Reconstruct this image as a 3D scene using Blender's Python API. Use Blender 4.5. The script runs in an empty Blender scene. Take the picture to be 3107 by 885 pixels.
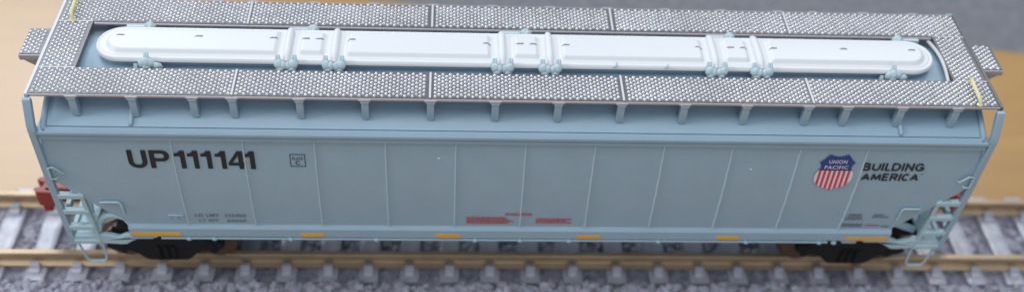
import bpy, bmesh, math, random
import numpy as np
from mathutils import Vector, Matrix, Euler
from mathutils.geometry import tessellate_polygon

random.seed(7); rng = np.random.default_rng(7)
S = 0.1                                   # one scene unit is one centimetre; all sizes below are written in millimetres
sc = bpy.context.scene
sc.unit_settings.system = 'METRIC'; sc.unit_settings.scale_length = 0.01
col = sc.collection

# ------------------------------------------------------------------ camera, world, lamps, exposure
cd = bpy.data.cameras.new('camera'); cam = bpy.data.objects.new('camera', cd); col.objects.link(cam); sc.camera = cam
cam.location = (-8.194*S, -90.412*S, 104.613*S)
cam.rotation_euler = (0.786724, -0.0503963, -0.0338922)
cd.sensor_width = 36; cd.lens = 3189.41/3107*36
cd.shift_y = 4.5/3107
cd.clip_start = 0.1; cd.clip_end = 1000
cd.dof.use_dof = True; cd.dof.focus_distance = 11.35
cd.dof.aperture_fstop = (cd.lens*1e-3)/0.235

w = bpy.data.worlds.new('World'); sc.world = w; w.use_nodes = True
bg = w.node_tree.nodes['Background']; bg.inputs[0].default_value = (0.72, 0.90, 1.12, 1); bg.inputs[1].default_value = 0.42

def area(name, loc, target, sx, sy, power, color):
    l = bpy.data.lights.new(name, 'AREA'); l.shape = 'RECTANGLE'; l.size = sx; l.size_y = sy; l.energy = power; l.color = color
    o = bpy.data.objects.new(name, l); col.objects.link(o); o.location = loc
    o.rotation_euler = (Vector(target)-Vector(loc)).to_track_quat('-Z', 'Y').to_euler()
    return o
area('window_light', (-28, 43, 42), (0, 0, 0), 19, 21, 10000, (0.90, 0.965, 1.06))
area('side_window_light', (-52, -8, 34), (0, 0, 0), 14, 14, 8500, (0.99, 0.995, 1.0))
area('tread_glint_light', (24, 34, 46), (0, 0, 0), 11, 11, 4200, (1.0, 0.98, 0.96))  # unseen small lamp, added to give the tread bumps their glints
area('ceiling_light', (-4, -6, 60), (0, 0, 0), 50, 45, 15000, (0.97, 0.985, 1.0))

area('front_fill_light', (12, -70, 22), (0, 0, 1), 50, 30, 4600, (1.0, 0.955, 0.90))  # added fill from the camera side, lifts the near side and sill

sc.view_settings.view_transform = 'Standard'; sc.view_settings.look = 'None'
sc.view_settings.exposure = 0.0; sc.view_settings.gamma = 1.0
sc.cycles.use_denoising = True

# ------------------------------------------------------------------ materials
MATS = {}
def mat(name, base, rough=0.5, metal=0.0, var=0.0, vscale=8.0, bump=0.0, bscale=60.0, spec=0.5, coat=0.0):
    m = bpy.data.materials.new(name); m.use_nodes = True; nt = m.node_tree; b = nt.nodes['Principled BSDF']
    b.inputs['Base Color'].default_value = (*base, 1); b.inputs['Roughness'].default_value = rough
    b.inputs['Metallic'].default_value = metal; b.inputs['Specular IOR Level'].default_value = spec
    b.inputs['Coat Weight'].default_value = coat
    tc = nt.nodes.new('ShaderNodeTexCoord')
    if var:
        n = nt.nodes.new('ShaderNodeTexNoise'); n.inputs['Scale'].default_value = vscale; n.inputs['Detail'].default_value = 6
        r = nt.nodes.new('ShaderNodeValToRGB')
        r.color_ramp.elements[0].position = .3; r.color_ramp.elements[1].position = .7
        r.color_ramp.elements[0].color = (*[c*(1-var) for c in base], 1); r.color_ramp.elements[1].color = (*[min(1, c*(1+var)) for c in base], 1)
        nt.links.new(tc.outputs['Object'], n.inputs['Vector']); nt.links.new(n.outputs[0], r.inputs[0]); nt.links.new(r.outputs[0], b.inputs['Base Color'])
    if bump:
        n2 = nt.nodes.new('ShaderNodeTexNoise'); n2.inputs['Scale'].default_value = bscale; n2.inputs['Detail'].default_value = 3
        bp = nt.nodes.new('ShaderNodeBump'); bp.inputs['Strength'].default_value = bump; bp.inputs['Distance'].default_value = 0.01
        nt.links.new(tc.outputs['Object'], n2.inputs['Vector']); nt.links.new(n2.outputs[0], bp.inputs['Height']); nt.links.new(bp.outputs[0], b.inputs['Normal'])
    MATS[name] = m
    return m
PAINT = (0.34, 0.470, 0.565)
mat('blue_grey_paint', PAINT, 0.42, var=0.03, vscale=3, bump=0.12, bscale=45)
mat('pale_clamp_plastic', (0.56, 0.67, 0.705), 0.4, bump=.3, bscale=25)
mat('joint_metal', (0.72, 0.70, 0.70), 0.5, metal=0.1)
mat('white_paint', (0.82, 0.815, 0.815), 0.4, bump=0.06, bscale=30)
mat('silver_metal', (0.70, 0.685, 0.69), 0.27, metal=0.8, var=0.12, vscale=1.2)
mat('plate_metal', (0.19, 0.18, 0.185), 0.42, metal=0.5, var=0.08, vscale=1.2)
mat('seam_highlight_paint', (0.52, 0.64, 0.70), 0.4)  # lighter copy of the body paint: highlight on the seam ridges, put into the colour
mat('aqua_plastic', (0.44, 0.60, 0.64), 0.35, var=.04, vscale=5, bump=.3, bscale=25)
mat('silver_trim', (0.44, 0.405, 0.41), 0.5, metal=0.3, bump=0.15, bscale=40)
mat('black_ink', (0.012, 0.018, 0.028), 0.45)
mat('grey_ink', (0.14, 0.14, 0.16), 0.5)
mat('faint_ink', (0.27, 0.27, 0.29), 0.5)
mat('red_ink', (0.6, 0.03, 0.05), 0.5)
mat('pale_red_ink', (0.58, 0.08, 0.075), 0.5)
mat('shield_red', (0.72, 0.05, 0.09), 0.45)
mat('shield_white', (0.80, 0.78, 0.82), 0.45)
mat('shield_blue', (0.022, 0.055, 0.25), 0.45)
mat('yellow_reflector', (0.88, 0.43, 0.015), 0.45, var=0.06, vscale=6)
mat('pale_yellow_plastic', (0.85, 0.76, 0.38), 0.45, bump=.2, bscale=20)
mat('black_plastic', (0.006, 0.0055, 0.0055), 0.75, bump=.4, bscale=30)
mat('brown_wheel', (0.16, 0.085, 0.055), 0.4, metal=0.3)
mat('bright_steel', (0.8, 0.78, 0.75), 0.2, metal=1.0)
mat('rust_red_plastic', (0.33, 0.035, 0.022), 0.35, bump=.3, bscale=20)
mat('rail_metal', (0.53, 0.38, 0.235), 0.42, metal=0.5, var=0.15, vscale=1.5, bump=.1, bscale=10)
mat('grey_sleeper', (0.45, 0.445, 0.50), 0.30, spec=0.9, var=0.18, vscale=6, bump=.6, bscale=12)
mat('grey_stone', (0.39, 0.375, 0.435), 0.75, var=0.35, vscale=9, bump=.6, bscale=14)

def wood_mat():
    m = mat('wood_board', (0.60, 0.36, 0.15), 0.42, coat=1.0); nt = m.node_tree; b = nt.nodes['Principled BSDF']
    tc = nt.nodes.new('ShaderNodeTexCoord'); mp = nt.nodes.new('ShaderNodeMapping'); mp.inputs['Scale'].default_value = (0.25, 1.6, 1)
    mp.inputs['Rotation'].default_value = (0, 0, 0.25)
    n = nt.nodes.new('ShaderNodeTexNoise'); n.inputs['Scale'].default_value = 0.9; n.inputs['Detail'].default_value = 8; n.inputs['Distortion'].default_value = 1.2
    r = nt.nodes.new('ShaderNodeValToRGB'); r.color_ramp.elements[0].position = .3; r.color_ramp.elements[1].position = .72
    r.color_ramp.elements[0].color = (0.42, 0.205, 0.035, 1); r.color_ramp.elements[1].color = (0.51, 0.27, 0.05, 1)
    L = nt.links.new
    L(tc.outputs['Object'], mp.inputs[0]); L(mp.outputs[0], n.inputs['Vector']); L(n.outputs[0], r.inputs[0]); L(r.outputs[0], b.inputs['Base Color'])
    r2 = nt.nodes.new('ShaderNodeMapRange'); r2.inputs[3].default_value = .34; r2.inputs[4].default_value = .44; b.inputs['Coat Roughness'].default_value = .3
    L(n.outputs[0], r2.inputs[0]); L(r2.outputs[0], b.inputs['Roughness'])
    bp = nt.nodes.new('ShaderNodeBump'); bp.inputs['Strength'].default_value = .25; bp.inputs['Distance'].default_value = .02
    L(n.outputs[0], bp.inputs['Height']); L(bp.outputs[0], b.inputs['Normal'])
wood_mat()
def carpet_mat():
    m = mat('grey_felt', (0.15, 0.148, 0.17), 0.9); nt = m.node_tree; b = nt.nodes['Principled BSDF']
    tc = nt.nodes.new('ShaderNodeTexCoord'); n = nt.nodes.new('ShaderNodeTexNoise'); n.inputs['Scale'].default_value = 5.5; n.inputs['Detail'].default_value = 5; n.inputs['Roughness'].default_value = .7
    r = nt.nodes.new('ShaderNodeValToRGB'); r.color_ramp.elements[0].position = .36; r.color_ramp.elements[1].position = .66
    r.color_ramp.elements[0].color = (0.175, 0.175, 0.19, 1); r.color_ramp.elements[1].color = (0.265, 0.255, 0.275, 1)
    L = nt.links.new
    L(tc.outputs['Object'], n.inputs['Vector']); L(n.outputs[0], r.inputs[0]); L(r.outputs[0], b.inputs['Base Color'])
    bp = nt.nodes.new('ShaderNodeBump'); bp.inputs['Strength'].default_value = .8; bp.inputs['Distance'].default_value = .06
    L(n.outputs[0], bp.inputs['Height']); L(bp.outputs[0], b.inputs['Normal'])
carpet_mat()

# ------------------------------------------------------------------ mesh helpers (millimetres in, centimetres out)
class MB:
    def __init__(s): s.v = []; s.f = []
    def add(s, vs, fs):
        n = len(s.v); s.v += [tuple(map(float, p)) for p in vs]; s.f += [tuple(i+n for i in f) for f in fs]; return s
    def box(s, x0, x1, y0, y1, z0, z1):
        return s.add([(x, y, z) for z in (z0, z1) for y in (y0, y1) for x in (x0, x1)],
                     [(0, 2, 3, 1), (4, 5, 7, 6), (0, 1, 5, 4), (2, 6, 7, 3), (0, 4, 6, 2), (1, 3, 7, 5)])
    def prism(s, pts, axis, a, b):
        """closed polygon pts, extruded along axis from a to b (pts are the two other coordinates in xyz order)"""
        def P(p, t): q = list(p); q.insert(axis, t); return q
        n = len(pts); vs = [P(p, a) for p in pts]+[P(p, b) for p in pts]
        fs = [(i, (i+1) % n, n+(i+1) % n, n+i) for i in range(n)]
        tri = tessellate_polygon([[Vector((p[0], p[1], 0)) for p in pts]])
        fs += [tuple(t) for t in tri]+[tuple(n+i for i in reversed(t)) for t in tri]
        return s.add(vs, fs)
    def tube(s, pts, r, n=8, closed=False, cap=True):
        pts = [Vector(p) for p in pts]; m = len(pts); rs = r if isinstance(r, (list, tuple)) else [r]*m
        rings = []; up = None
        for i, p in enumerate(pts):
            if closed: d = pts[(i+1) % m]-pts[i-1]
            else: d = pts[min(i+1, m-1)]-pts[max(i-1, 0)]
            d.normalize()
            if up is None: up = d.orthogonal().normalized()
            up = (up-d*up.dot(d)).normalized(); u2 = d.cross(up)
            rings.append([p+(up*math.cos(2*math.pi*k/n)+u2*math.sin(2*math.pi*k/n))*rs[i] for k in range(n)])
        vs = [q for g in rings for q in g]; fs = []
        for i in range(m if closed else m-1):
            j = (i+1) % m
            for k in range(n): fs.append((i*n+k, i*n+(k+1) % n, j*n+(k+1) % n, j*n+k))
        if cap and not closed: fs += [tuple(reversed(range(n))), tuple((m-1)*n+k for k in range(n))]
        return s.add(vs, fs)
    def blob(s, c, r, nu=10, nv=6, jit=0.0):
        vs = [(c[0], c[1], c[2]-r[2])]
        for j in range(1, nv):
            t = -math.pi/2+math.pi*j/nv
            for i in range(nu):
                a = 2*math.pi*i/nu; k = 1+random.uniform(-jit, jit)
                vs.append((c[0]+r[0]*k*math.cos(t)*math.cos(a), c[1]+r[1]*k*math.cos(t)*math.sin(a), c[2]+r[2]*k*math.sin(t)))
        vs.append((c[0], c[1], c[2]+r[2])); top = len(vs)-1; fs = []
        for i in range(nu):
            fs.append((0, 1+(i+1) % nu, 1+i)); fs.append((top, 1+(nv-2)*nu+i, 1+(nv-2)*nu+(i+1) % nu))
            for j in range(nv-2): fs.append((1+j*nu+i, 1+j*nu+(i+1) % nu, 1+(j+1)*nu+(i+1) % nu, 1+(j+1)*nu+i))
        return s.add(vs, fs)
    def lathe(s, prof, c, axis='y', n=28):
        """prof: list of (radius, offset along axis)"""
        vs = []; m = len(prof)
        for r, t in prof:
            for k in range(n):
                a = 2*math.pi*k/n; x, z = r*math.cos(a), r*math.sin(a)
                vs.append((c[0]+x, c[1]+t, c[2]+z) if axis == 'y' else (c[0]+t, c[1]+x, c[2]+z))
        fs = [(i*n+k, i*n+(k+1) % n, (i+1)*n+(k+1) % n, (i+1)*n+k) for i in range(m-1) for k in range(n)]
        fs += [tuple(range(n)), tuple((m-1)*n+k for k in reversed(range(n)))]
        return s.add(vs, fs)
    def sweep(s, prof, x0, x1, nx=1):
        """open profile of (y,z) swept along x"""
        n = len(prof); vs = [(x0+(x1-x0)*i/nx, y, z) for i in range(nx+1) for y, z in prof]
        return s.add(vs, [(i*n+j, (i+1)*n+j, (i+1)*n+j+1, i*n+j+1) for i in range(nx) for j in range(n-1)])

ORG = {}
def obj(name, mb, m, parent=None, smooth=35, bevel=0, origin=None, recalc=True):
    v = np.array(mb.v, dtype=np.float64)*S
    o0 = np.array(origin, float)*S if origin is not None else (v.min(0)+v.max(0))/2
    me = bpy.data.meshes.new(name); me.from_pydata((v-o0).tolist(), [], mb.f)
    if recalc:
        b = bmesh.new(); b.from_mesh(me); bmesh.ops.recalc_face_normals(b, faces=b.faces); b.to_mesh(me); b.free()
    if smooth:
        me.polygons.foreach_set('use_smooth', [True]*len(me.polygons)); me.set_sharp_from_angle(angle=math.radians(smooth))
    me.materials.append(MATS[m]); me.update()
    o = bpy.data.objects.new(name, me); col.objects.link(o); ORG[o.name] = Vector(o0)
    if parent is not None: o.parent = parent; o.location = Vector(o0)-ORG[parent.name]
    else: o.location = o0
    if bevel:
        bm_ = o.modifiers.new('bevel', 'BEVEL'); bm_.width = bevel*S; bm_.segments = 2; bm_.limit_method = 'ANGLE'
    return o
def empty(name, at=(0, 0, 0), parent=None):
    o = bpy.data.objects.new(name, None); col.objects.link(o); ORG[o.name] = Vector(at)*S; o.empty_display_size = .3
    if parent is not None: o.parent = parent; o.location = Vector(at)*S-ORG[parent.name]
    else: o.location = Vector(at)*S
    return o
def again(o, dx, dy=0, dz=0, parent=None, mirror=False):
    """a copy of o moved by millimetres, its children copied with it"""
    c = o.copy(); col.objects.link(c); c.parent = parent if parent is not None else o.parent
    c.location = o.location + (Vector((dx, dy, dz))*S if parent is None or parent is o.parent else Vector((0, 0, 0)))
    ORG[c.name] = ORG[o.name]+Vector((dx, dy, dz))*S
    for ch in list(o.children): again(ch, 0, 0, 0, parent=c)
    return c
def tag(o, label, cat=None, group=None, kind=None):
    o['label'] = label
    if cat: o['category'] = cat
    if group: o['group'] = group
    if kind: o['kind'] = kind
    return o
def arc(cx, cy, r, a0, a1, n): return [(cx+r*math.cos(math.radians(a0+(a1-a0)*i/n)), cy+r*math.sin(math.radians(a0+(a1-a0)*i/n))) for i in range(n+1)]

# ------------------------------------------------------------------ the surface underneath
WZ = -3.5
b = MB()
# wooden board, its far edge running slightly askew
nfar = 40; far = []
for i in range(nfar+1):
    x = -260+520*i/nfar; far.append((x, 51.0-0.102*x+0.35*math.sin(x*.11)))
b.prism([(260, -140), (-260, -140)][::-1]+[(x, y) for x, y in reversed(far)], 2, WZ-5, WZ)
tag(obj('tabletop', b, 'wood_board', origin=(0, 0, WZ), bevel=.8, smooth=30), 'pale orange wooden board the track lies on', kind='structure')
b = MB().box(-900, 900, -500, 1400, WZ-6.5, WZ-5.2)
tag(obj('floor', b, 'grey_felt', origin=(0, 0, WZ-5.2)), 'dark grey mottled felt behind and below the wooden board', kind='structure')

# ------------------------------------------------------------------ track
track = empty('railway_track', (0, 0, WZ))
tag(track, 'grey plastic model railway track with brassy rails under the hopper wagon', 'model track')
RP = [(-.78, -2.05), (.78, -2.05), (.78, -1.85), (.2, -1.62), (.13, -1.5), (.13, -.62), (.36, -.45), (.38, -.08), (.32, 0), (-.32, 0), (-.38, -.08), (-.36, -.45), (-.13, -.62), (-.13, -1.5), (-.2, -1.62), (-.78, -1.85)]
for sy in (-4.88, 4.88):
    b = MB(); b.prism([(y+sy, z) for y, z in RP], 0, -120, 120); obj('rail', b, 'rail_metal', track, smooth=25)
def sleeper(x, full=True):
    b = MB(); hw = 1.3
    ys = [-7.7+15.4*i/22 for i in range(23)]
    # plank like top with slight waviness
    top = []
    rows = [(-hw, -3.5), (-hw+.08, -2.3), (-hw*.5, -2.22), (0, -2.3), (hw*.5, -2.2), (hw-.08, -2.32), (hw, -3.5)]
    vs = []
    for y in ys:
        for dx, z in rows: vs.append((x+dx+random.uniform(-.03, .03), y, z+(random.uniform(-.05, .05) if z > -2.9 else 0)))
    n = len(rows); fs = [(i*n+j, i*n+j+1, (i+1)*n+j+1, (i+1)*n+j) for i in range(len(ys)-1) for j in range(n-1)]
    fs += [tuple(range(n)), tuple((len(ys)-1)*n+k for k in reversed(range(n)))]
    b.add(vs, fs); t = obj('sleeper', b, 'grey_sleeper', track, smooth=50)
    for sy in (-1, 1):
        for out in (-1, 1):
            c = MB(); y0 = sy*4.88+out*.62; y1 = sy*4.88+out*1.75
            a, d = min(y0, y1), max(y0, y1)
            hwc = .62
            lo = -1.3
            if out > 0: c.prism([(a-.1, -2.35), (a-.15, -1.0), (a+.45, -.95), (a+.8, -1.65), (d, -1.8), (d+.35, -2.35)], 0, x-hwc, x+hwc)
            else: c.prism([(d, -2.35), (d, -1.25), (d-.55, -1.25), (d-.75, -1.75), (a, -1.9), (a-.25, -2.35)], 0, x-hwc, x+hwc)
            obj('rail_chair', c, 'grey_sleeper', t, bevel=.12)
TX = [-118.1, -112.8, -107.5, -102.2, -96.9, -91.6, -86.3, -81, -75.7, -70.3, -65, -59.75, -54.6, -49.3, -44.1, -38.9, -33.8, -28.6, -23.4, -18.3, -13.1, -8.0, -2.8, 2.4, 7.9, 13.6, 19.1, 24.4, 29.5, 34.9, 40.2, 45.5, 50.8, 56, 61.3, 66.6, 71.8, 77, 82.3, 87.6, 92.9, 98.2, 103.5, 108.8, 114.1, 119.4]
for x in TX: sleeper(x)

# roadbed: a lumpy grey sheet with loose stones
def noise2(x, y, k):
    return (math.sin(x*1.7*k+y*.9*k+1.3)+math.sin(-x*.8*k+y*2.1*k+4.1)+math.sin(x*2.9*k-y*1.6*k+.5))/3
b = MB(); nx, ny = 680, 60; x0, x1, y0, y1 = -122, 122, -22, 7.6
vs = []
for j in range(ny+1):
    for i in range(nx+1):
        x = x0+(x1-x0)*i/nx; y = y0+(y1-y0)*j/ny
        edge = min(1, (7.6-y)/.6)
        z = -3.47+edge*(.16+.14*noise2(x, y, 1.6)+random.uniform(-.07, .07))
        if y < -7.7: z += min(1, (-7.7-y)/.5)*.75
        vs.append((x, y, z))
b.add(vs, [(j*(nx+1)+i, j*(nx+1)+i+1, (j+1)*(nx+1)+i+1, (j+1)*(nx+1)+i) for j in range(ny) for i in range(nx)])
def stones(b, count, xr, yr, zf, r0, r1):
    ico = [(-.53, .85, 0), (.53, .85, 0), (-.53, -.85, 0), (.53, -.85, 0), (0, -.53, .85), (0, .53, .85), (0, -.53, -.85), (0, .53, -.85), (.85, 0, -.53), (.85, 0, .53), (-.85, 0, -.53), (-.85, 0, .53)]
    fc = [(0, 11, 5), (0, 5, 1), (0, 1, 7), (0, 7, 10), (0, 10, 11), (1, 5, 9), (5, 11, 4), (11, 10, 2), (10, 7, 6), (7, 1, 8), (3, 9, 4), (3, 4, 2), (3, 2, 6), (3, 6, 8), (3, 8, 9), (4, 9, 5), (2, 4, 11), (6, 2, 10), (8, 6, 7), (9, 8, 1)]
    for _ in range(count):
        x = random.uniform(*xr); y = random.uniform(*yr)
        if -7.8 < y < 7.8 and min(abs(x-t) for t in TX) < 1.75: continue
        if abs(abs(y)-4.88) < 1.1: continue
        r = random.uniform(r0, r1); z = zf(y)
        E_ = Euler((random.uniform(0, 6), random.uniform(0, 6), random.uniform(0, 6))).to_matrix()
        sc_ = [r*random.uniform(.7, 1.25) for _ in range(3)]
        vs = []
        for p in ico:
            q = E_ @ Vector([p[k]*sc_[k]*random.uniform(.85, 1.15) for k in range(3)]); vs.append((x+q.x, y+q.y, z+q.z))
        b.add(vs, fc)
stones(b, 3500, (-121, 121), (-4.2, 4.2), lambda y: -3.2, .35, .8)
stones(b, 660, (-121, 121), (-7.4, -5.4), lambda y: -3.4, .25, .5)
stones(b, 800, (-121, 121), (5.4, 7.2), lambda y: -3.3, .3, .6)
stones(b, 7000, (-121, 121), (-20, -7.9), lambda y: -2.6+random.uniform(-.1, .25)+min(.4, max(0, (-8-y)*.12)), .4, .85)
tag(obj('ballast', b, 'grey_stone', origin=(0, 0, -3.5), recalc=False, smooth=0), 'grey stone ballast between and in front of the sleepers', kind='stuff')

# ------------------------------------------------------------------ the wagon
car = empty('hopper_wagon', (0, 0, 0))
tag(car, 'pale blue-grey covered hopper wagon lettered UP 111141 standing on the track', 'model wagon')

def sideY(z):                                # curved side, negative y half
    t = (24.2-z)/13.2
    return -(9.2+.5*t+1.25*t*(1-t))
roof_prof = [(0, 28.75), (-2, 28.6), (-3.9, 28.15), (-5.5, 27.65), (-7, 27.05), (-8.2, 26.5), (-9.2, 25.97)]
zs = [24.2-13.2*i/16 for i in range(17)]
chord = [(-9.2, 25.7), (-9.34, 25.7), (-9.34, 25.96), (-9.74, 25.66), (-9.86, 25.5), (-9.86, 25.2), (-9.8, 25.12), (-9.3, 25.05), (-9.3, 24.9), (-9.45, 24.88), (-9.58, 24.78), (-9.56, 24.5), (-9.62, 24.42), (-9.58, 24.3), (-9.2, 24.22)]
half = roof_prof+chord+[(sideY(z), z) for z in zs]
prof = half+[(-y, z) for y, z in reversed(half)][:-1]
# body shell: side panels end along the 45 degree slope sheets below z 18.3
b = MB()
def endx(z):
    if z >= 25.6: return 50.6
    if z >= 18.3: return 51.6
    return 51.6-(18.3-z)*(51.6-44.75)/(18.3-11.0)
n = len(prof); vs = []
for sx in (-1, 1):
    for y, z in prof: vs.append((sx*endx(z), y, z))
loop_faces = [(j, n+j, n+(j+1) % n, (j+1) % n) for j in range(n)]
# close the loop underneath with the two sides' feet
cap = []
b.add(vs, loop_faces)
obj_body_profile = prof
# ends: fill each end (slope sheet + end wall) with rows between mirrored points
m = len(half)
for s in range(2):
    fs = []
    for j in range(m-1):
        a, c = j, j+1; ar = (n-j) % n; cr = (n-j-1) % n
        f = [s*n+a, s*n+c, s*n+cr, s*n+ar]
        if a == ar: f = [s*n+a, s*n+c, s*n+cr]
        fs.append(tuple(f))
    b.f += fs
body = obj('body', b, 'blue_grey_paint', car, smooth=18)
# roof end flanges (small raised arcs by the corners)
for sx in (-1, 1):
    f = MB(); pts = [(sx*50.75, y, z+.12) for y, z in roof_prof+[(-9.3, 25.6)]]
    pts = list(reversed([(p[0], -p[1], p[2]) for p in pts[1:]]))+pts
    f.tube(pts, .32, 8); obj('roof_end_flange', f, 'blue_grey_paint', car, smooth=60)
# welded seams on both sides
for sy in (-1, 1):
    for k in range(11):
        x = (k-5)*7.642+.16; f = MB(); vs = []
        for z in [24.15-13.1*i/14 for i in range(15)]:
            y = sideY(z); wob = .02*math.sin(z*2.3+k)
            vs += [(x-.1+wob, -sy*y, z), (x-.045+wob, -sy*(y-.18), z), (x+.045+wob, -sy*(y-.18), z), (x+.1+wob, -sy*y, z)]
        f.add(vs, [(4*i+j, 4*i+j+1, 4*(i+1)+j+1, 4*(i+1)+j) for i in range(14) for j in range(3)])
        obj('panel_seam', f, 'seam_highlight_paint', body, smooth=60)
# side sill
for sy in (-1, 1):
    f = MB(); P = [(-9.62, 11.08), (-10.02, 10.62), (-10.08, 10.52), (-10.08, 9.24), (-10.0, 9.12), (-9.5, 9.12), (-9.2, 9.3), (-9.2, 11.08)]
    f.prism([(-sy*y, z) for y, z in P], 0, -44.95, 44.95)
    sill = obj('side_sill', f, 'blue_grey_paint', car, smooth=20)
    if sy < 0:
        for a, c, z0, z1 in [(-44.75, -39.1, 9.34, 9.9), (-25.4, -22.65, 9.34, 9.88), (-9.65, -6.8, 9.34, 9.88), (7.0, 9.83, 9.34, 9.88), (23.75, 26.6, 9.34, 9.88), (39.5, 44.8, 9.34, 9.9)]:
            r = MB(); rr = .2; pts = arc(c-rr, z1-rr, rr, 90, 0, 4)+arc(c-rr, z0+rr, rr, 0, -90, 4)+arc(a+rr, z0+rr, rr, 270, 180, 4)+arc(a+rr, z1-rr, rr, 180, 90, 4)
            r.prism(pts, 1, -10.13, -10.07); tag(obj('reflector_strip', r, 'yellow_reflector', sill), 'yellow reflective strip')
    # brake pipe under the sill with its hangers
    p = MB(); p.tube([(x, sy*10.0, 8.86) for x in (-41.5, -20, 0, 20, 37.5)], .16, 8)
    pipe = obj('brake_pipe', p, 'blue_grey_paint', car, smooth=60)
    for x in (-38.3, -35.4, -26.6, -16.6, -5.0, .3, 6.15, 16.9, 27.5, 36.5, 38.3):
        h = MB(); h.blob((x, sy*10.05, 8.84), (.36, .3, .27), 8, 6, .06); obj('pipe_hanger', h, 'blue_grey_paint', pipe, smooth=60)
    # valve pads under the right reflector
    for a, c in ((39.3, 41.2), (-45.2, -42.4)):
        h = MB(); h.box(a, c, min(sy*9.4, sy*10.0), max(sy*9.4, sy*10.0), 8.5, 9.05); obj('sill_pad', h, 'blue_grey_paint', car, bevel=.2)

# roof ribs, short uprights, brackets
BX = [-47.41, -41.26, -35.04, -30.95, -23.99, -17.15, -10.23, -3.34, 3.4, 10.18, 17.03, 23.77, 30.57, 34.87, 40.94, 47.09]
for sy in (-1, 1):
    first = None
    for x in BX:
        if first is None:
            f = MB()
            f.prism([(sy*8.32, 29.12), (sy*8.36, 28.5), (sy*8.4, 26.95), (sy*8.2, 26.55), (sy*7.5, 26.6), (sy*7.5, 29.12)], 0, x-.38, x+.38)
            f.prism([(sy*8.46, 29.2), (sy*8.46, 29.0), (sy*8.3, 28.95), (sy*7.9, 29.2)], 0, x-.46, x+.46)
            f.blob((x+.05, sy*8.12, 26.72), (.48, .26, .22), 10, 6, .05)
            first = obj('walkway_bracket', f, 'blue_grey_paint', car, bevel=.07)
        else: again(first, x-BX[0])
    for x in (-41.75, 41.45):
        f = MB(); f.tube([(x, sy*7.3, 27.1), (x, sy*8.3, 26.6), (x, sy*9.0, 26.22)], .28, 8); f.blob((x, sy*9.0, 26.2), (.28, .25, .25), 8, 6)
        obj('roof_rib', f, 'blue_grey_paint', car, smooth=60)

# ---- running boards with tread bumps
def dome_template(r=.23, h=.19, n=8):
    vs = []; 
    for rr, zz in ((1.0, 0), (.82, .52), (.5, .86)):
        for k in range(n): vs.append((rr*r*math.cos(2*math.pi*k/n), rr*r*math.sin(2*math.pi*k/n), zz*h))
    vs.append((0, 0, h)); fs = []
    for g in range(2):
        for k in range(n): fs.append((g*n+k, g*n+(k+1) % n, (g+1)*n+(k+1) % n, (g+1)*n+k))
    for k in range(n): fs.append((2*n+k, 2*n+(k+1) % n, 3*n))
    return vs, fs
DV, DF = dome_template()
def tread(name, x0, x1, y0, y1, ztop, th, xlines=(), parent=None, hole=None, mx=.30, my=.28, zf=None):
    b = MB()
    zf = zf or (lambda x, y: 0.0)
    if zf(0, 0) == 0.0: b.box(x0, x1, y0, y1, ztop-th, ztop)
    px, py = .80, .585; i = 0; y = y0+my+.1
    while y < y1-my:
        x = x0+mx+.1+(px/2 if i % 2 else 0)
        while x < x1-mx:
            if all(abs(x-l) > .3 for l in xlines):
                z = ztop+zf(x, y); s = random.uniform(.92, 1.06)
                b.add([(x+v[0]*s, y+v[1]*s, z+v[2]*s-.005) for v in DV], DF)
            x += px
        y += py/2; i += 1
    t = obj(name, b, 'plate_metal', parent, smooth=50, recalc=False); t.data.materials.append(MATS['silver_metal'])
    t.data.polygons.foreach_set('material_index', [0]*6+[1]*(len(t.data.polygons)-6)); t.data.update()
    for l in xlines:
        b = MB(); b.box(l-.12, l+.12, y0+.02, y1-.02, ztop-.02, ztop+.14); obj('board_joint', b, 'joint_metal', t, bevel=.04)
    return t
ZT = 29.5
for sy in (-1, 1):
    y0, y1 = (-8.0, -3.9) if sy < 0 else (3.9, 8.0)
    rb = tread('running_board', -51.75, 51.75, y0, y1, ZT, .3, (-31.0, -10.3, 10.4, 31.1), car, my=.2)
    e = MB()                                               # plain edge strip with a tab over each bracket
    yo = sy*8.0; yo2 = sy*8.22
    e.box(-51.8, 51.8, min(yo, yo2), max(yo, yo2), ZT-.32, ZT-.05)
    for x in BX:
        pts = [(x-.75, yo2), (x-.52, sy*8.42), (x+.52, sy*8.42), (x+.75, yo2)]
        e.prism(pts, 2, ZT-.3, ZT-.07)
    obj('walkway_edge', e, 'silver_trim', rb, bevel=.05)
    e = MB(); yi = sy*3.9; yi2 = sy*(3.62 if sy > 0 else 3.84); e.box(-47.9, 47.9, min(yi, yi2), max(yi, yi2), ZT-.3, ZT-.06); obj('walkway_edge', e, 'silver_trim', rb, bevel=.05)
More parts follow.
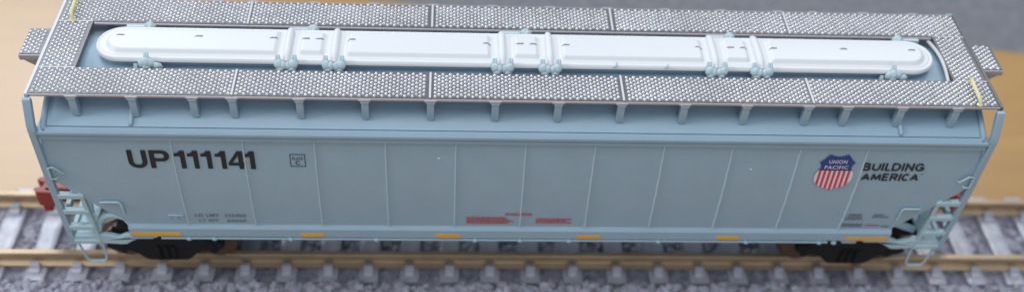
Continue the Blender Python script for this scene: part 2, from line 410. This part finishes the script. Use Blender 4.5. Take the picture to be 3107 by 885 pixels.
for sx in (-1, 1):
    x0, x1 = (-51.75, -48.0) if sx < 0 else (48.0, 51.75)
    cb = tread('crossover_board', x0, x1, -3.85, 3.85, ZT-.01, .3, (), car, my=.05)
    for sy in (-3.92, 3.92):                                # seam strips where the boards meet
        e = MB(); e.box(x0, x1, sy-.07, sy+.07, ZT-.1, ZT+.05); obj('board_joint', e, 'joint_metal', cb)
    # platform over the end
    x0, x1 = (-54.45, -52.15) if sx < 0 else (52.15, 54.45)
    pl = tread('end_platform', x0, x1, -1.75, 2.55, ZT-.05, .45, (), car, mx=.12, my=.12)
    for y in (-1.6, 2.4):
        e = MB(); e.prism([(sx*52.0, 29.0), (sx*54.4, 29.0), (sx*54.4, 28.75), (sx*52.0, 26.9)], 1, y-.15, y+.15); obj('platform_bracket', e, 'silver_trim', pl)
    e = MB(); e.box(min(sx*52.1, sx*54.5), max(sx*52.1, sx*54.5), -2.0, -1.76, 28.75, 29.4); obj('platform_lip', e, 'silver_trim', pl, bevel=.05)
    # end angle under the boards
    e = MB(); e.box(min(sx*51.8, sx*52.15), max(sx*51.8, sx*52.15), -8.2, 8.2, ZT-.75, ZT+.04); obj('end_angle', e, 'joint_metal' if sx < 0 else 'plate_metal', car, bevel=.05)
    # raised arched lip at the end of the roof opening
    ys = [-3.75+7.5*i/12 for i in range(13)]
    e = MB()
    if sx > 0: e.tube([(sx*(47.62+.25*(1-(y/3.75)**2)), y, 28.95+.42*(1-(y/3.75)**2)) for y in ys], .2, 8)
    if sx > 0: obj('roof_lip', e, 'joint_metal', car, smooth=60)

# yellow hand rails on the running boards
for sx, xx, pts in ((1, 0, [(49.9, -4.1, 29.5), (49.75, -4.15, 30.1), (49.5, -4.5, 30.35), (49.4, -5.6, 30.35), (49.45, -7.0, 30.2), (49.55, -7.6, 29.95), (49.6, -7.75, 29.5)]),
                    (-1, 0, [(-50.25, 4.1, 29.5), (-50.3, 4.15, 30.0), (-50.35, 4.5, 30.3), (-50.4, 6, 30.4), (-50.4, 7.3, 30.35), (-50.4, 7.7, 30.1), (-50.4, 7.75, 29.5)])):
    e = MB(); e.tube(pts, .2, 10); e.blob(pts[0], (.35, .3, .2)); e.blob(pts[-1], (.35, .3, .2))
    tag(obj('grab_rail', e, 'pale_yellow_plastic', car, smooth=60), 'bent yellow hand rail')

# ---- hatch covers: one long moulding with straps
def ss(a, b_, t):
    t = min(1, max(0, (t-a)/(b_-a))); return t*t*(3-2*t)
def sdbox(x, y, cx, cy, hx, hy, r):
    qx, qy = abs(x-cx)-hx+r, abs(y-cy)-hy+r
    return math.hypot(max(qx, 0), max(qy, 0))+min(max(qx, qy), 0)-r
SX = [-25.9, -20.8, -2.5, 2.75, 21.2, 26.3]
PL = [(-45.6, -26.95, 2.0), (-19.6, -3.75, .35), (4.0, 20.0, .35), (27.5, 45.6, 2.0)]
HXE = 46.65; HW = 2.76
def hz(x, y):
    d = sdbox(x, y, 0, 0, HXE, HW, 2.74)                   # negative inside
    z = 29.62+.26*ss(0, -.2, d)-.09*ss(-.28, -.45, d)+.09*ss(-.45, -.65, d)
    z += .12*(1-(y/HW)**2)
    best = 9
    for a, c, rr in PL:
        if a < -40: dd = max(sdbox(x, y, 0, 0, 45.5, 1.95, 1.94), x-c)
        elif c > 40: dd = max(sdbox(x, y, 0, 0, 45.5, 1.95, 1.94), a-x)
        else: dd = sdbox(x, y, (a+c)/2, 0, (c-a)/2, 1.95, .4)
        best = min(best, dd)
    for a, c in ((-24.75, -21.95), (-1.3, 1.6), (22.35, 25.2)):
        best = min(best, sdbox(x, y, (a+c)/2, 0.03, (c-a)/2, 1.85, .4))
    z += .42*ss(.12, -.42, best)
    return z
b = MB(); xs = []
x = -HXE
while x < HXE+.01:
    xs.append(x)
    near = min([abs(x-a) for p in PL for a in p[:2]]+[abs(x-a) for a in (-24.75, -21.95, -1.3, 1.6, 22.35, 25.2)]+[abs(abs(x)-HXE)-2])
    x += .1 if near < .8 else .35
xs[-1] = HXE
NY = 56; vs = []
for x in xs:
    ax = abs(x)-(HXE-3.0); hw = HW if ax <= 0 else 3.0*math.sqrt(max(0, 1-(ax/3.0)**2))*HW/3.0
    hw = max(hw, .02)
    for j in range(NY+1):
        t = -1+2*j/NY; t = math.copysign(abs(t)**.8, t); y = t*hw; vs.append((x, y, hz(x, y)))
n1 = NY+1; fs = [(i*n1+j, (i+1)*n1+j, (i+1)*n1+j+1, i*n1+j+1) for i in range(len(xs)-1) for j in range(NY)]
b.add(vs, fs)
# skirt
rim = [i*n1 for i in range(len(xs))]+[i*n1+NY for i in reversed(range(len(xs)))]
base = len(b.v)
for r in rim: p = b.v[r]; b.v.append((p[0], p[1], 29.4))
k = len(rim); b.f += [(rim[i], rim[(i+1) % k], base+(i+1) % k, base+i) for i in range(k)]
hatch = obj('hatch_cover', b, 'white_paint', car, smooth=60)
f = MB(); pts = arc(43.9, 0, 2.3, -90, 90, 16)+arc(-43.9, 0, 2.3, 90, 270, 16); f.prism(pts, 2, 28.2, 29.55); obj('hatch_coaming', f, 'blue_grey_paint', car)
for x in SX:
    f = MB(); pts = []; rs = []
    for i in range(15):
        t = -1+2*i/14; y = t*2.68; z = 30.0+.2*(1-t*t)-(.25*max(0, abs(t)-.8)/.2); pts.append((x, y, z)); rs.append(.43-.12*max(0, abs(t)-.75)/.25)
    f.tube(pts, rs, 14); f.blob(pts[0], (.32, .2, .32), 12, 6); f.blob(pts[-1], (.32, .2, .32), 12, 6)
    obj('hatch_strap', f, 'white_paint', hatch, smooth=60)
# small printed marks on the covers
for x, y in [(-44.1, .85), (-35.7, .85), (-27.6, .8), (-24.1, .75), (-22.6, .75), (-19.1, .75), (-4.2, .5), (-.55, .5), (.95, .5), (4.6, .45), (19.6, .5), (23.2, .5), (24.7, .5), (28.1, .5), (36.2, .6), (44.1, .6)]:
    f = MB(); y -= .3
    for q in range(5):
        x0 = x-.42+q*.175; zz = hz(x, y)+.012
        wv = random.uniform(.165, .174); y0 = y-.12-random.uniform(0, .03); y1 = y+.13+random.uniform(-.03, .03)
        if q == 0: y1 = y
        f.add([(x0, y0, hz(x0, y0)+.015), (x0+wv, y0, hz(x0+wv, y0)+.015), (x0+wv, y1, hz(x0+wv, y1)+.015), (x0, y1, hz(x0, y1)+.015)], [(0, 1, 2, 3)])
    obj('stencil_mark', f, 'faint_ink', hatch)

# clamps along the front, hinges along the back
def clamp(x, single=False):
    f = MB(); r_ = [-.66, .66] if not single else [0]
    for d in r_:
        f.blob((x+d*1.15, -3.2, 29.72), (.55, .42, .62), 10, 7, .10); f.blob((x+d*.42, -3.3, 29.6), (.38, .38, .6), 8, 6, .12)
        f.blob((x+d*.85, -3.45, 29.1), (.5, .34, .55), 8, 6, .1)
        for q in (-.12, .14): f.tube([(x+d*1.3+q, -3.0, 30.0), (x+d*1.32+q, -2.8, 30.35), (x+d*1.34+q, -2.55, 30.55)], [.2, .17, .11], 6)
        f.blob((x+d*1.3, -2.75, 30.0), (.24, .4, .32), 8, 6, .1)
    f.box(x-.9, x+.9, -3.5, -3.0, 28.35, 28.9)
    if single:
        f.blob((x-.45, -3.2, 29.5), (.5, .38, .6), 9, 6, .12); f.blob((x+.45, -3.2, 29.6), (.55, .38, .6), 9, 6, .12); f.blob((x+1.15, -3.3, 29.3), (.55, .32, .5), 9, 6, .12)
        f.prism([(-3.8, 28.4), (-3.0, 28.4), (-3.1, 29.5)], 0, x-1.4, x-1.0)
    obj('hatch_clamp', f, 'pale_clamp_plastic', car, smooth=60)
for x in SX: clamp(x)
clamp(-40.7, True); clamp(41.2, True)
for x, sd in ((-41.6, -1), (-23.6, -1), (.3, -1), (23.8, -1), (43.6, 1)):
    f = MB(); f.blob((x, 3.2, 29.5), (.65, .4, .6), 10, 7, .12); f.blob((x+.12, 3.0, 29.75), (.3, .3, .25), 8, 6, .12); f.tube([(x, 3.1, 29.6), (x+.05, 2.5, 29.75)], [.2, .12], 8)
    a, c = sorted((x+sd*.3, x+sd*2.6)); f.box(a, c, 3.1, 3.5, 29.1, 29.5)
    f.box(x-.3-.9*(sd < 0)*0, x+1.2, 3.1, 3.35, 29.0, 29.25)
    obj('hatch_hinge', f, 'pale_clamp_plastic', car, smooth=50)
# curls of flash left on the cover rim
for x, h in ((9.9, .75), (15.6, .5)):
    f = MB(); f.prism([(x-.3, -3.12), (x+.05, -2.75), (x+.28, -2.75+h), (x+.25, -2.9)], 2, 29.9, 29.97); obj('moulding_flash', f, 'blue_grey_paint', hatch)

# ------------------------------------------------------------------ lettering on the near side
def onside(x, z, lift=.03): return (x, sideY(z)-lift, z)
def flat(b, pts, lift=.03):
    tri = tessellate_polygon([[Vector((p[0], p[1], 0)) for p in pts]]); b.add([onside(p[0], p[1], lift) for p in pts], [tuple(t) for t in tri])
def ribbon(b, path, wd, lift=.03):
    n = len(path); L = []; R = []
    for i, p in enumerate(path):
        a = Vector(path[max(i-1, 0)]); c = Vector(path[min(i+1, n-1)]); d = (c-a).normalized(); nn = Vector((-d.y, d.x)); w_ = wd[i] if isinstance(wd, list) else wd
        L.append(Vector(p)+nn*w_/2); R.append(Vector(p)-nn*w_/2)
    b.add([onside(q.x, q.y, lift) for q in L+R], [(i, i+1, n+i+1, n+i) for i in range(n-1)])
def rect(b, x0, x1, z0, z1, lift=.03, seg=3):
    for i in range(seg):
        a = z0+(z1-z0)*i/seg; c = z0+(z1-z0)*(i+1)/seg; flat(b, [(x0, a), (x1, a), (x1, c), (x0, c)], lift)
marks = []
Z0, Z1 = 20.22, 22.72; H = Z1-Z0
def letter_obj(b, name='lettering', m='black_ink'): return obj(name, b, m, body, smooth=0, recalc=False)
LF = .10
b = MB(); xl, xr, sw = -42.88, -40.85, .54; r = (xr-xl-sw)/2; cx = (xl+xr)/2; rz = r*.86
path = [(xl+sw/2, Z1), (xl+sw/2, Z0+rz+sw*.45)]+[(cx-r*math.cos(math.radians(a)), Z0+sw*.42+rz-rz*math.sin(math.radians(a))) for a in range(10, 180, 10)]+[(xr-sw/2, Z0+rz+sw*.45), (xr-sw/2, Z1)]
ribbon(b, path, [sw, sw]+[sw*(1-.16*math.sin(math.radians(a))) for a in range(10, 180, 10)]+[sw, sw], LF)
# P
x = -40.55; rect(b, x, x+.54, Z0, Z1, LF)
t = .42; hb = 1.52; cxx = x+1.32; cz = Z1-hb/2; rr = hb/2-t/2
ribbon(b, [(x+.54, Z1-t/2)]+[(cxx+(rr-.02)*math.cos(math.radians(a))*1.0, cz+rr*math.sin(math.radians(a))) for a in range(90, -91, -12)]+[(x+.54, Z1-hb+t/2)], [t]+[t+.12*math.cos(math.radians(a)) for a in range(90, -91, -12)]+[t], LF)
def one(b, xs1, xs2):
    rect(b, xs1, xs2, Z0, Z1, LF)
    flat(b, [(xs1, Z1), (xs1-.10, Z1-.18), (xs1-.28, Z1-.34), (xs1-.62, Z1-.42), (xs1-.62, Z1-.78), (xs1, Z1-.78)], LF)
for a, c in ((-37.28, -36.76), (-35.88, -35.36), (-34.46, -33.94), (-32.93, -32.41), (-29.84, -29.31)): one(b, a, c)
# 4
x0, x1, x2, x3 = -32.18, -31.08, -30.58, -30.36
za, zb = Z0+.5, Z0+.88
rect(b, x1, x2, Z0, Z1, LF); rect(b, x2, x3, za, zb, LF, 1)
flat(b, [(x0, za), (x1, za), (x1, zb), (x0+.42, zb), (x0, zb-.02)], LF)
flat(b, [(x0, zb-.02), (x0+.42, zb), (x1, Z1-.62), (x1, Z1), (x1-.08, Z1)], LF)
letter_obj(b)

def text(s_, x0, x1, z0, z1, m, lift=.10, off=0.0, name='lettering', parent=None, shear=0):
    c = bpy.data.curves.new('lettering_source', 'FONT'); c.body = s_; c.offset = off*.6; c.resolution_u = 3; c.space_character = 1.08; c.shear = shear
    t = bpy.data.objects.new('lettering_source', c); col.objects.link(t)
    bpy.context.view_layer.update(); dg = bpy.context.evaluated_depsgraph_get()
    me = bpy.data.meshes.new_from_object(t.evaluated_get(dg)); P = np.array([v.co[:] for v in me.vertices]); F = [tuple(p.vertices) for p in me.polygons]
    bpy.data.objects.remove(t); bpy.data.curves.remove(c); bpy.data.meshes.remove(me)
    mn, mx = P.min(0), P.max(0)
    b = MB(); b.add([onside(x0+(p[0]-mn[0])/(mx[0]-mn[0])*(x1-x0), z0+(p[1]-mn[1])/(mx[1]-mn[1])*(z1-z0), lift) for p in P], F)
    return obj(name, b, m, parent or body, smooth=0, recalc=False)
def A_(cx_, cy_, rx, ry, a0, a1, n=10): return [(cx_+rx*math.cos(math.radians(a0+(a1-a0)*i/n)), cy_+ry*math.sin(math.radians(a0+(a1-a0)*i/n))) for i in range(n+1)]
STROKES = {                                   # centre lines on a unit box
    'B': (.92, [[(0, 0), (0, 1)], [(0, 1), (.55, 1)]+A_(.6, .77, .28, .23, 90, -90)+[(0, .54)], [(0, .54), (.6, .54)]+A_(.68, .27, .28, .27, 90, -90)+[(0, 0)]]),
    'U': (1.0, [[(0, 1), (0, .38)]+A_(.5, .38, .5, .38, 180, 360)+[(1, 1)]]),
    'I': (.05, [[(0, 0), (0, 1)]]),
    'L': (.56, [[(0, 1), (0, 0)], [(0, 0), (1.2, 0)]]),
    'D': (1.05, [[(0, 0), (0, 1)], [(0, 1), (.5, 1)]+A_(.5, .5, .5, .5, 90, -90, 14)+[(0, 0)]]),
    'N': (1.0, [[(0, 0), (0, 1)], [(0, 1), (1, 0)], [(1, 0), (1, 1)]]),
    'G': (1.1, [A_(.5, .5, .5, .5, 40, 330, 18), [(.55, .45), (1, .45)], [(1, .45), (1, .12)]]),
    'A': (1.1, [[(0, 0), (.5, 1)], [(.5, 1), (1, 0)], [(.2, .32), (.8, .32)]]),
    'M': (1.3, [[(0, 0), (.1, 1)], [(.1, 1), (.5, .1)], [(.5, .1), (.9, 1)], [(.9, 1), (1, 0)]]),
    'E': (.85, [[(0, 0), (0, 1)], [(0, 1), (.95, 1)], [(0, .52), (.88, .52)], [(0, 0), (1, 0)]]),
    'R': (.95, [[(0, 0), (0, 1)], [(0, 1), (.6, 1)]+A_(.66, .74, .28, .26, 90, -90)+[(0, .48)], [(.5, .48), (1, 0)]]),
    'C': (.84, [A_(.5, .5, .58, .5, 45, 315, 18)])}
def strokes(word, x0, x1, z0, z1, wd):
    gap = .48; tot = sum(STROKES[c][0] for c in word)+gap*(len(word)-1); k_ = (x1-x0-wd)/tot; x = x0+wd/2; b = MB(); q = 0
    for c in word:
        cw, ss_ = STROKES[c]
        for path in ss_:
            pts = [(x+p[0]*cw*k_, z0+wd/2+p[1]*(z1-z0-wd)) for p in path]
            if len(pts) == 2 and pts[0][0] == pts[1][0]: pts = [(pts[0][0], pts[0][1]+math.copysign(wd/2, pts[0][1]-pts[1][1])), (pts[1][0], pts[1][1]-math.copysign(wd/2, pts[0][1]-pts[1][1]))]
            ribbon(b, pts, wd, LF+.004*(q % 4)); q += 1
        x += (cw+gap)*k_
    return letter_obj(b)
strokes('BUILDING', 38.4, 45.5, 20.93, 22.07, .22)
strokes('AMERICA', 38.62, 45.3, 19.43, 20.54, .22)
b = MB(); rect(b, 45.38, 45.62, 20.42, 20.5, LF, 1); letter_obj(b)
text('LD LMT  225400', -37.1, -31.35, 12.42, 12.9, 'grey_ink', off=.012)
text('LT WT', -36.75, -34.55, 11.5, 11.95, 'grey_ink', off=.012)
text('60600', -33.6, -31.4, 11.5, 11.95, 'grey_ink', off=.012)
text('WARNING', -1.7, 1.45, 13.08, 13.46, 'red_ink', off=.06)
def lines(rows, m, hgt=.2):
    b = MB()
    for x0, x1, z in rows:
        x = x0
        while x < x1-.08:
            w_ = min(random.uniform(.18, .6), x1-x); rect(b, x, x+w_, z, z+hgt, .10, 1); x += w_+.07
    return letter_obj(b, 'small_print', m)
lines([(-6.1, -1.5, 12.52), (-6.1, -1.15, 12.2), (-6.1, -.65, 11.88), (-6.1, -1.2, 11.56)], 'pale_red_ink', .19)
lines([(2.0, 6.2, 12.34), (2.0, 5.6, 12.02), (2.0, 6.15, 11.7)], 'pale_red_ink', .19)
lines([(38.9, 40.5, 13.6), (38.8, 40.7, 13.2), (38.65, 40.8, 12.8), (41.9, 43.1, 13.6), (41.8, 43.8, 13.22), (38.35, 41.05, 11.82), (38.3, 41.05, 11.5), (43.4, 44.4, 11.5)], 'grey_ink', .17)
lines([(41.4, 43.05, 11.66)], 'red_ink', .16)
# boxed plate letter
b = MB()
for a, c, d, e in ((-25.52, -23.85, 22.32, 22.4), (-25.52, -23.85, 20.65, 20.73), (-25.52, -25.44, 20.73, 22.32), (-23.93, -23.85, 20.73, 22.32)): rect(b, a, c, d, e, LF, 2)
letter_obj(b, 'plate_box')
text('PLATE', -25.25, -24.12, 21.6, 21.95, 'black_ink', off=.02); text('C', -24.95, -24.48, 20.9, 21.45, 'black_ink', off=.012)
# shield
CX = 35.33
def shield(k, grow=0.0):
    Hh = [(0, 22.78), (.45, 22.86), (1.05, 23.1), (1.22, 22.82), (1.52, 22.42), (1.93, 22.08), (1.68, 21.75), (1.6, 21.35), (1.75, 20.95), (1.98, 20.5), (2.05, 19.95), (1.95, 19.4), (1.62, 18.9), (1.1, 18.58), (.5, 18.38), (0, 18.1)]
    pts = Hh+[(-x, z) for x, z in reversed(Hh[1:-1])]
    c = Vector((0, 20.7)); out = []
    n = len(pts)
    for i in range(n):
        a = Vector(pts[i-1]); p = Vector(pts[i]); q = Vector(pts[(i+1) % n]); d = (q-a).normalized(); nn = Vector((-d.y, d.x))
        out.append((CX+p.x+nn.x*grow, p.y+nn.y*grow))
    return out
def clip(poly, zc, above):
    out = []; n = len(poly)
    for i in range(n):
        p, q = poly[i], poly[(i+1) % n]; ip = (p[1] >= zc) == above; iq = (q[1] >= zc) == above
        if ip: out.append(p)
        if ip != iq: t_ = (zc-p[1])/(q[1]-p[1]); out.append((p[0]+t_*(q[0]-p[0]), zc))
    return out
def clipx(poly, xc, right):
    sw_ = [(p[1], p[0]) for p in poly]; r_ = clip(sw_, xc, right); return [(p[1], p[0]) for p in r_]
b = MB(); flat(b, shield(0), .095); sh = obj('shield_emblem', b, 'shield_white', body, smooth=0, recalc=False)
b = MB(); flat(b, clip(shield(0, .12), 20.98, False), .112); obj('shield_rim', b, 'shield_blue', sh, smooth=0, recalc=False)
inner = shield(0, .17); lowp = clip(inner, 20.93, False)
b = MB(); flat(b, lowp, .128); obj('shield_field', b, 'shield_white', sh, smooth=0, recalc=False)
b = MB(); flat(b, clip(shield(0, .12), 20.98, True), .128); obj('shield_band', b, 'shield_blue', sh, smooth=0, recalc=False)
b = MB()
for k in range(7):
    a = CX-1.86+k*.555; s_ = clipx(clipx(lowp, a, True), a+.31, False)
    if len(s_) > 2: flat(b, s_, .145)
obj('shield_stripes', b, 'shield_red', sh, smooth=0, recalc=False)
text('UNION', CX-1.02, CX+1.05, 21.98, 22.5, 'shield_white', .148, .015, parent=sh); text('PACIFIC', CX-1.35, CX+1.35, 21.18, 21.68, 'shield_white', .148, .015, parent=sh)
# little pale holder by the load data
f = MB()
for a, c, d, e in ((-40.15, -38.4, 12.5, 12.72), (-40.15, -39.9, 12.25, 12.5), (-38.65, -38.4, 12.2, 12.5), (-39.5, -39.1, 11.95, 12.5)):
    f.box(a, c, sideY(12.4)-.18, sideY(12.4)+.1, d, e)
obj('card_holder', f, 'blue_grey_paint', body, bevel=.05)
for x, z in ((-9.3, 22.0), (25.7, 20.9)):
    f = MB(); f.blob((x, sideY(z)-.02, z), (.16, .08, .09), 8, 5, .2); obj('paint_speck', f, 'white_paint', body)

# ------------------------------------------------------------------ ends: posts, ladders, steps, grab irons, braces
for sx in (-1, 1):
    X = lambda v: sx*v
    # end sill and floor of the end cage
    f = MB(); f.box(min(X(49.6), X(52.1)), max(X(49.6), X(52.1)), -9.3, 9.3, 7.95, 8.35)
    fl = obj('end_floor', f, 'aqua_plastic', car, bevel=.1)
    f = MB(); f.box(min(X(51.7), X(52.3)), max(X(51.7), X(52.3)), -9.5, 9.5, 7.3, 8.6); obj('end_sill', f, 'aqua_plastic', car, bevel=.1)
    f = MB(); f.box(min(X(36), X(53)), max(X(36), X(53)), -1.6, 1.6, 6.6, 7.9); obj('centre_sill', f, 'aqua_plastic', car, bevel=.1)
    f = MB(); f.box(min(X(41), X(47.6 if sx < 0 else 50.2)), max(X(41), X(47.6 if sx < 0 else 50.2)), -7.6, 7.6, 7.3, 7.7); obj('body_bolster', f, 'black_plastic', car, bevel=.1)
    # slanting braces between the floor and the slope sheet
    for y in (-5.6, -1.9, 1.9, 5.6):
        f = MB(); f.prism([(X(51.6), 8.3), (X(50.4), 8.3), (X(49.2), 15.8), (X(50.3), 17.0)], 1, y-.16, y+.16); obj('end_brace', f, 'aqua_plastic', car, bevel=.06)
    f = MB(); f.box(min(X(50.9), X(51.5)), max(X(50.9), X(51.5)), -9.2, 9.2, 12.9, 13.7); obj('cross_beam', f, 'aqua_plastic', car, bevel=.08)
    for sy in (-1, 1):
        Y = lambda v: sy*v
        # corner post: short upright above the eave, long one below it
        f = MB()
        f.prism([(Y(8.35), 29.25), (Y(8.8), 29.2), (Y(9.85), 26.4), (Y(9.95), 25.6), (Y(9.3), 25.2), (Y(9.2), 26.4), (Y(8.3), 28.7)], 0, X(51.4), X(52.25))
        obj('corner_post', f, 'blue_grey_paint', car, bevel=.08)
        f = MB(); f.prism([(X(51.55), 25.7), (X(52.2), 25.7), (X(52.3), 18.5), (X(52.15), 7.4), (X(51.5), 7.4), (X(51.55), 18.3)], 1, Y(9.95), Y(9.35)); obj('corner_post', f, 'blue_grey_paint', car, bevel=.07)
        # ladder: inner stile, four wide treads
        lad = empty('ladder', (X(50.3), Y(9.7), 8), car)
        f = MB(); f.prism([(X(49.3), 16.3), (X(48.85), 16.1), (X(48.45), 7.5), (X(48.95), 7.5)], 1, Y(9.95), Y(9.45)); obj('ladder_stile', f, 'aqua_plastic', lad, bevel=.06)
        for z in (15.75, 13.2, 10.5, 8.05):
            f = MB(); f.box(min(X(48.75), X(51.6)), max(X(48.75), X(51.6)), min(Y(10.05), Y(9.35)), max(Y(10.05), Y(9.35)), z-.38, z+.32); obj('rung', f, 'aqua_plastic', lad, bevel=.12)
        # wire step
        f = MB(); pts = [(X(51.3), Y(9.75), 7.6), (X(50.95), Y(9.8), 5.0), (X(50.7), Y(9.8), 4.45), (X(50.2), Y(9.8), 4.35), (X(49.2), Y(9.8), 4.35), (X(48.75), Y(9.8), 4.55), (X(48.6), Y(9.8), 5.1), (X(48.55), Y(9.75), 7.6)]
        f.tube(pts, .13, 8); f.box(min(X(50.6), X(48.9)), max(X(50.6), X(48.9)), min(Y(9.95), Y(9.6)), max(Y(9.95), Y(9.6)), 4.25, 4.42); obj('stirrup_step', f, 'aqua_plastic', car, smooth=50)
        # swan neck piece that joins the sill to the end sill
        f = MB(); top = [(44.6, 9.25), (45.6, 9.1), (46.4, 8.7), (47.2, 9.0), (48.0, 9.15), (52.0, 8.75)]; bot = [(52.0, 7.55), (48.2, 7.6), (46.6, 7.45), (45.6, 7.55), (44.9, 8.1), (44.0, 8.6), (42.0, 8.65), (42.0, 9.1)]
        f.prism([(X(a), c) for a, c in top+bot], 1, Y(9.88), Y(9.3)); obj('sill_extension', f, 'aqua_plastic', car, bevel=.12)
        # curved gusset around the opening
        f = MB()
        if sx < 0: f.tube([(X(48.6), Y(9.3), 9.4), (X(48.2), Y(9.35), 10.9), (X(47.4), Y(9.4), 12.0), (X(46.3), Y(9.45), 12.35), (X(45.3), Y(9.4), 11.7), (X(44.85), Y(9.4), 10.6), (X(44.9), Y(9.4), 9.2)], [.28, .36, .42, .42, .36, .3, .28], 8)
        else: f.prism([(45.4, 10.0), (46.2, 10.7), (48.9, 9.5), (48.9, 8.5)], 1, Y(8.2), Y(7.9))
        obj('end_gusset', f, 'aqua_plastic', car, smooth=50)
        if sx < 0:
            f = MB(); f.prism([(-48.1, 9.9), (-47.9, 11.4), (-46.9, 12.4), (-45.6, 12.0), (-44.9, 10.7), (-46.3, 10.9)], 1, Y(8.9), Y(8.6)); obj('gusset_web', f, 'aqua_plastic', car, bevel=.1)
        # grab irons on the side sheet
        yy = Y(10.0)
        for pts in ([(X(44.9), Y(9.7), 12.9), (X(44.85), Y(10.0), 13.0), (X(44.95), Y(10.05), 14.8), (X(45.15), Y(10.05), 15.0), (X(46.9), Y(10.05), 15.0), (X(47.15), Y(10.0), 14.85), (X(47.2), Y(9.7), 14.7)],
                    [(X(50.9), Y(9.7), 18.6), (X(51.0), Y(10.0), 18.7), (X(51.55), Y(10.05), 18.7), (X(51.5), Y(10.05), 20.4), (X(50.95), Y(10.05), 20.5), (X(50.1), Y(10.0), 19.5), (X(50.05), Y(9.7), 19.4)]):
            f = MB(); f.tube(pts, .13, 8); obj('grab_iron', f, 'aqua_plastic', car, smooth=50)
        if sx > 0:
            f = MB(); f.prism([(44.95, 13.0), (45.1, 14.9), (46.9, 14.9), (45.6, 13.4)], 1, Y(9.86), Y(9.7)); obj('grab_plate', f, 'blue_grey_paint', car, bevel=.04)
    # coupler
    f = MB()
    f.prism([(X(53), -.6), (X(56.6), -.6), (X(56.9), -1.3), (X(58.9), -1.2), (X(59.2), -.5), (X(58.3), -.2), (X(58.2), .5), (X(59.2), .8), (X(58.9), 1.4), (X(56.9), 1.3), (X(56.4), .6), (X(53), .6)], 2, 4.4, 6.9)
    f.box(min(X(57.6), X(58.6)), max(X(57.6), X(58.6)), -1.1, -.3, 3.2, 4.4)
    obj('coupler', f, 'rust_red_plastic', car, bevel=.2)
    # truck
    tr = empty('truck', (X(42.3), 0, 2.65), car)
    for sy in (-1, 1):
        f = MB(); c = 42.3
        P = [(-7, 4.3), (-6.5, 5.2), (-4.6, 5.6), (-3.2, 6.5), (-2.4, 6.8), (2.4, 6.8), (3.2, 6.5), (4.6, 5.6), (6.5, 5.2), (7, 4.3), (6.3, 3.7), (4.6, 3.7), (3.7, 3.3), (2.7, 2.2), (2.2, 1.9), (-2.2, 1.9), (-2.7, 2.2), (-3.7, 3.3), (-4.6, 3.7), (-6.3, 3.7)]
        f.prism([(X(c)+a, z) for a, z in P], 1, sy*6.6, sy*7.7)
        for a in (-5.4, 5.4): f.lathe([(.7, 0), (.7, .2), (.5, .3), (.3, .35)] if sy > 0 else [(.7, 0), (.7, -.2), (.5, -.3), (.3, -.35)], (X(c)+a, sy*7.6, 4.4), 'y', 16)
        sf = obj('side_frame', f, 'black_plastic', tr, bevel=.15)
        f = MB()
        for a in (-.9, 0, .9):
            for q in range(7): f.blob((X(c)+a, sy*7.85, 2.35+q*.36), (.34, .2, .17), 10, 5)
        obj('spring', f, 'black_plastic', sf, smooth=60)
    for a in (-5.4, 5.4):
        for sy in (-1, 1):
            f = MB(); f.lathe([(.6, 0), (1.6, .12), (2.1, 0), (2.62, 0), (2.66, .85), (3.0, .98), (3.0, 1.25), (2.1, 1.3), (1.4, 1.1), (.6, 1.2)], (X(c)+a, 0, 2.65), 'y', 36)
            f.v = [(p[0], sy*(5.35-p[1]), p[2]) for p in f.v]
            wl = obj('wheel', f, 'brown_wheel', tr, smooth=30)
            f = MB(); th = [2*math.pi*q/36 for q in range(37)]
            vs = [(X(c)+a+2.69*math.cos(t_), sy*(5.3-d), 2.65+2.69*math.sin(t_)) for d in (0, .8) for t_ in th]
            f.add(vs, [(q, q+1, 38+q, 37+q) for q in range(36)]); obj('wheel_tread', f, 'bright_steel', wl, smooth=60)
        f = MB(); f.tube([(X(c)+a, -6.9, 2.65), (X(c)+a, 6.9, 2.65)], .45, 10); obj('axle', f, 'black_plastic', tr, smooth=60)
    f = MB(); f.box(X(c)-7.2, X(c)+7.2, -3.6, 3.6, 5.5, 5.9); f.box(X(c)-6.5, X(c)+6.5, -6.4, -5.5, 4.9, 5.6); f.box(X(c)-6.5, X(c)+6.5, 5.5, 6.4, 4.9, 5.6); obj('truck_frame', f, 'black_plastic', tr, bevel=.1)
    f = MB(); f.box(X(c)-1.6, X(c)+1.6, -6.6, 6.6, 4.2, 6.3); obj('bolster', f, 'black_plastic', tr, bevel=.2)
# discharge hoppers under the body
for xc in (-26.5, 0, 26.5):
    f = MB(); a = 13.2; vs = []
    for z, hx, hy in ((11.0, a, 9.1), (6.9, 2.6, 3.0), (6.2, 2.6, 3.0)):
        vs += [(xc-hx, -hy, z), (xc+hx, -hy, z), (xc+hx, hy, z), (xc-hx, hy, z)]
    fs = [(4*g+k_, 4*g+(k_+1) % 4, 4*g+4+(k_+1) % 4, 4*g+4+k_) for g in range(2) for k_ in range(4)]+[(3, 2, 1, 0), (8, 9, 10, 11)]
    f.add(vs, fs); hp = obj('discharge_hopper', f, 'blue_grey_paint', car)
    f = MB(); f.box(xc-3.2, xc+3.2, -3.3, 3.3, 5.6, 6.15); obj('outlet_gate', f, 'blue_grey_paint', hp, bevel=.1)
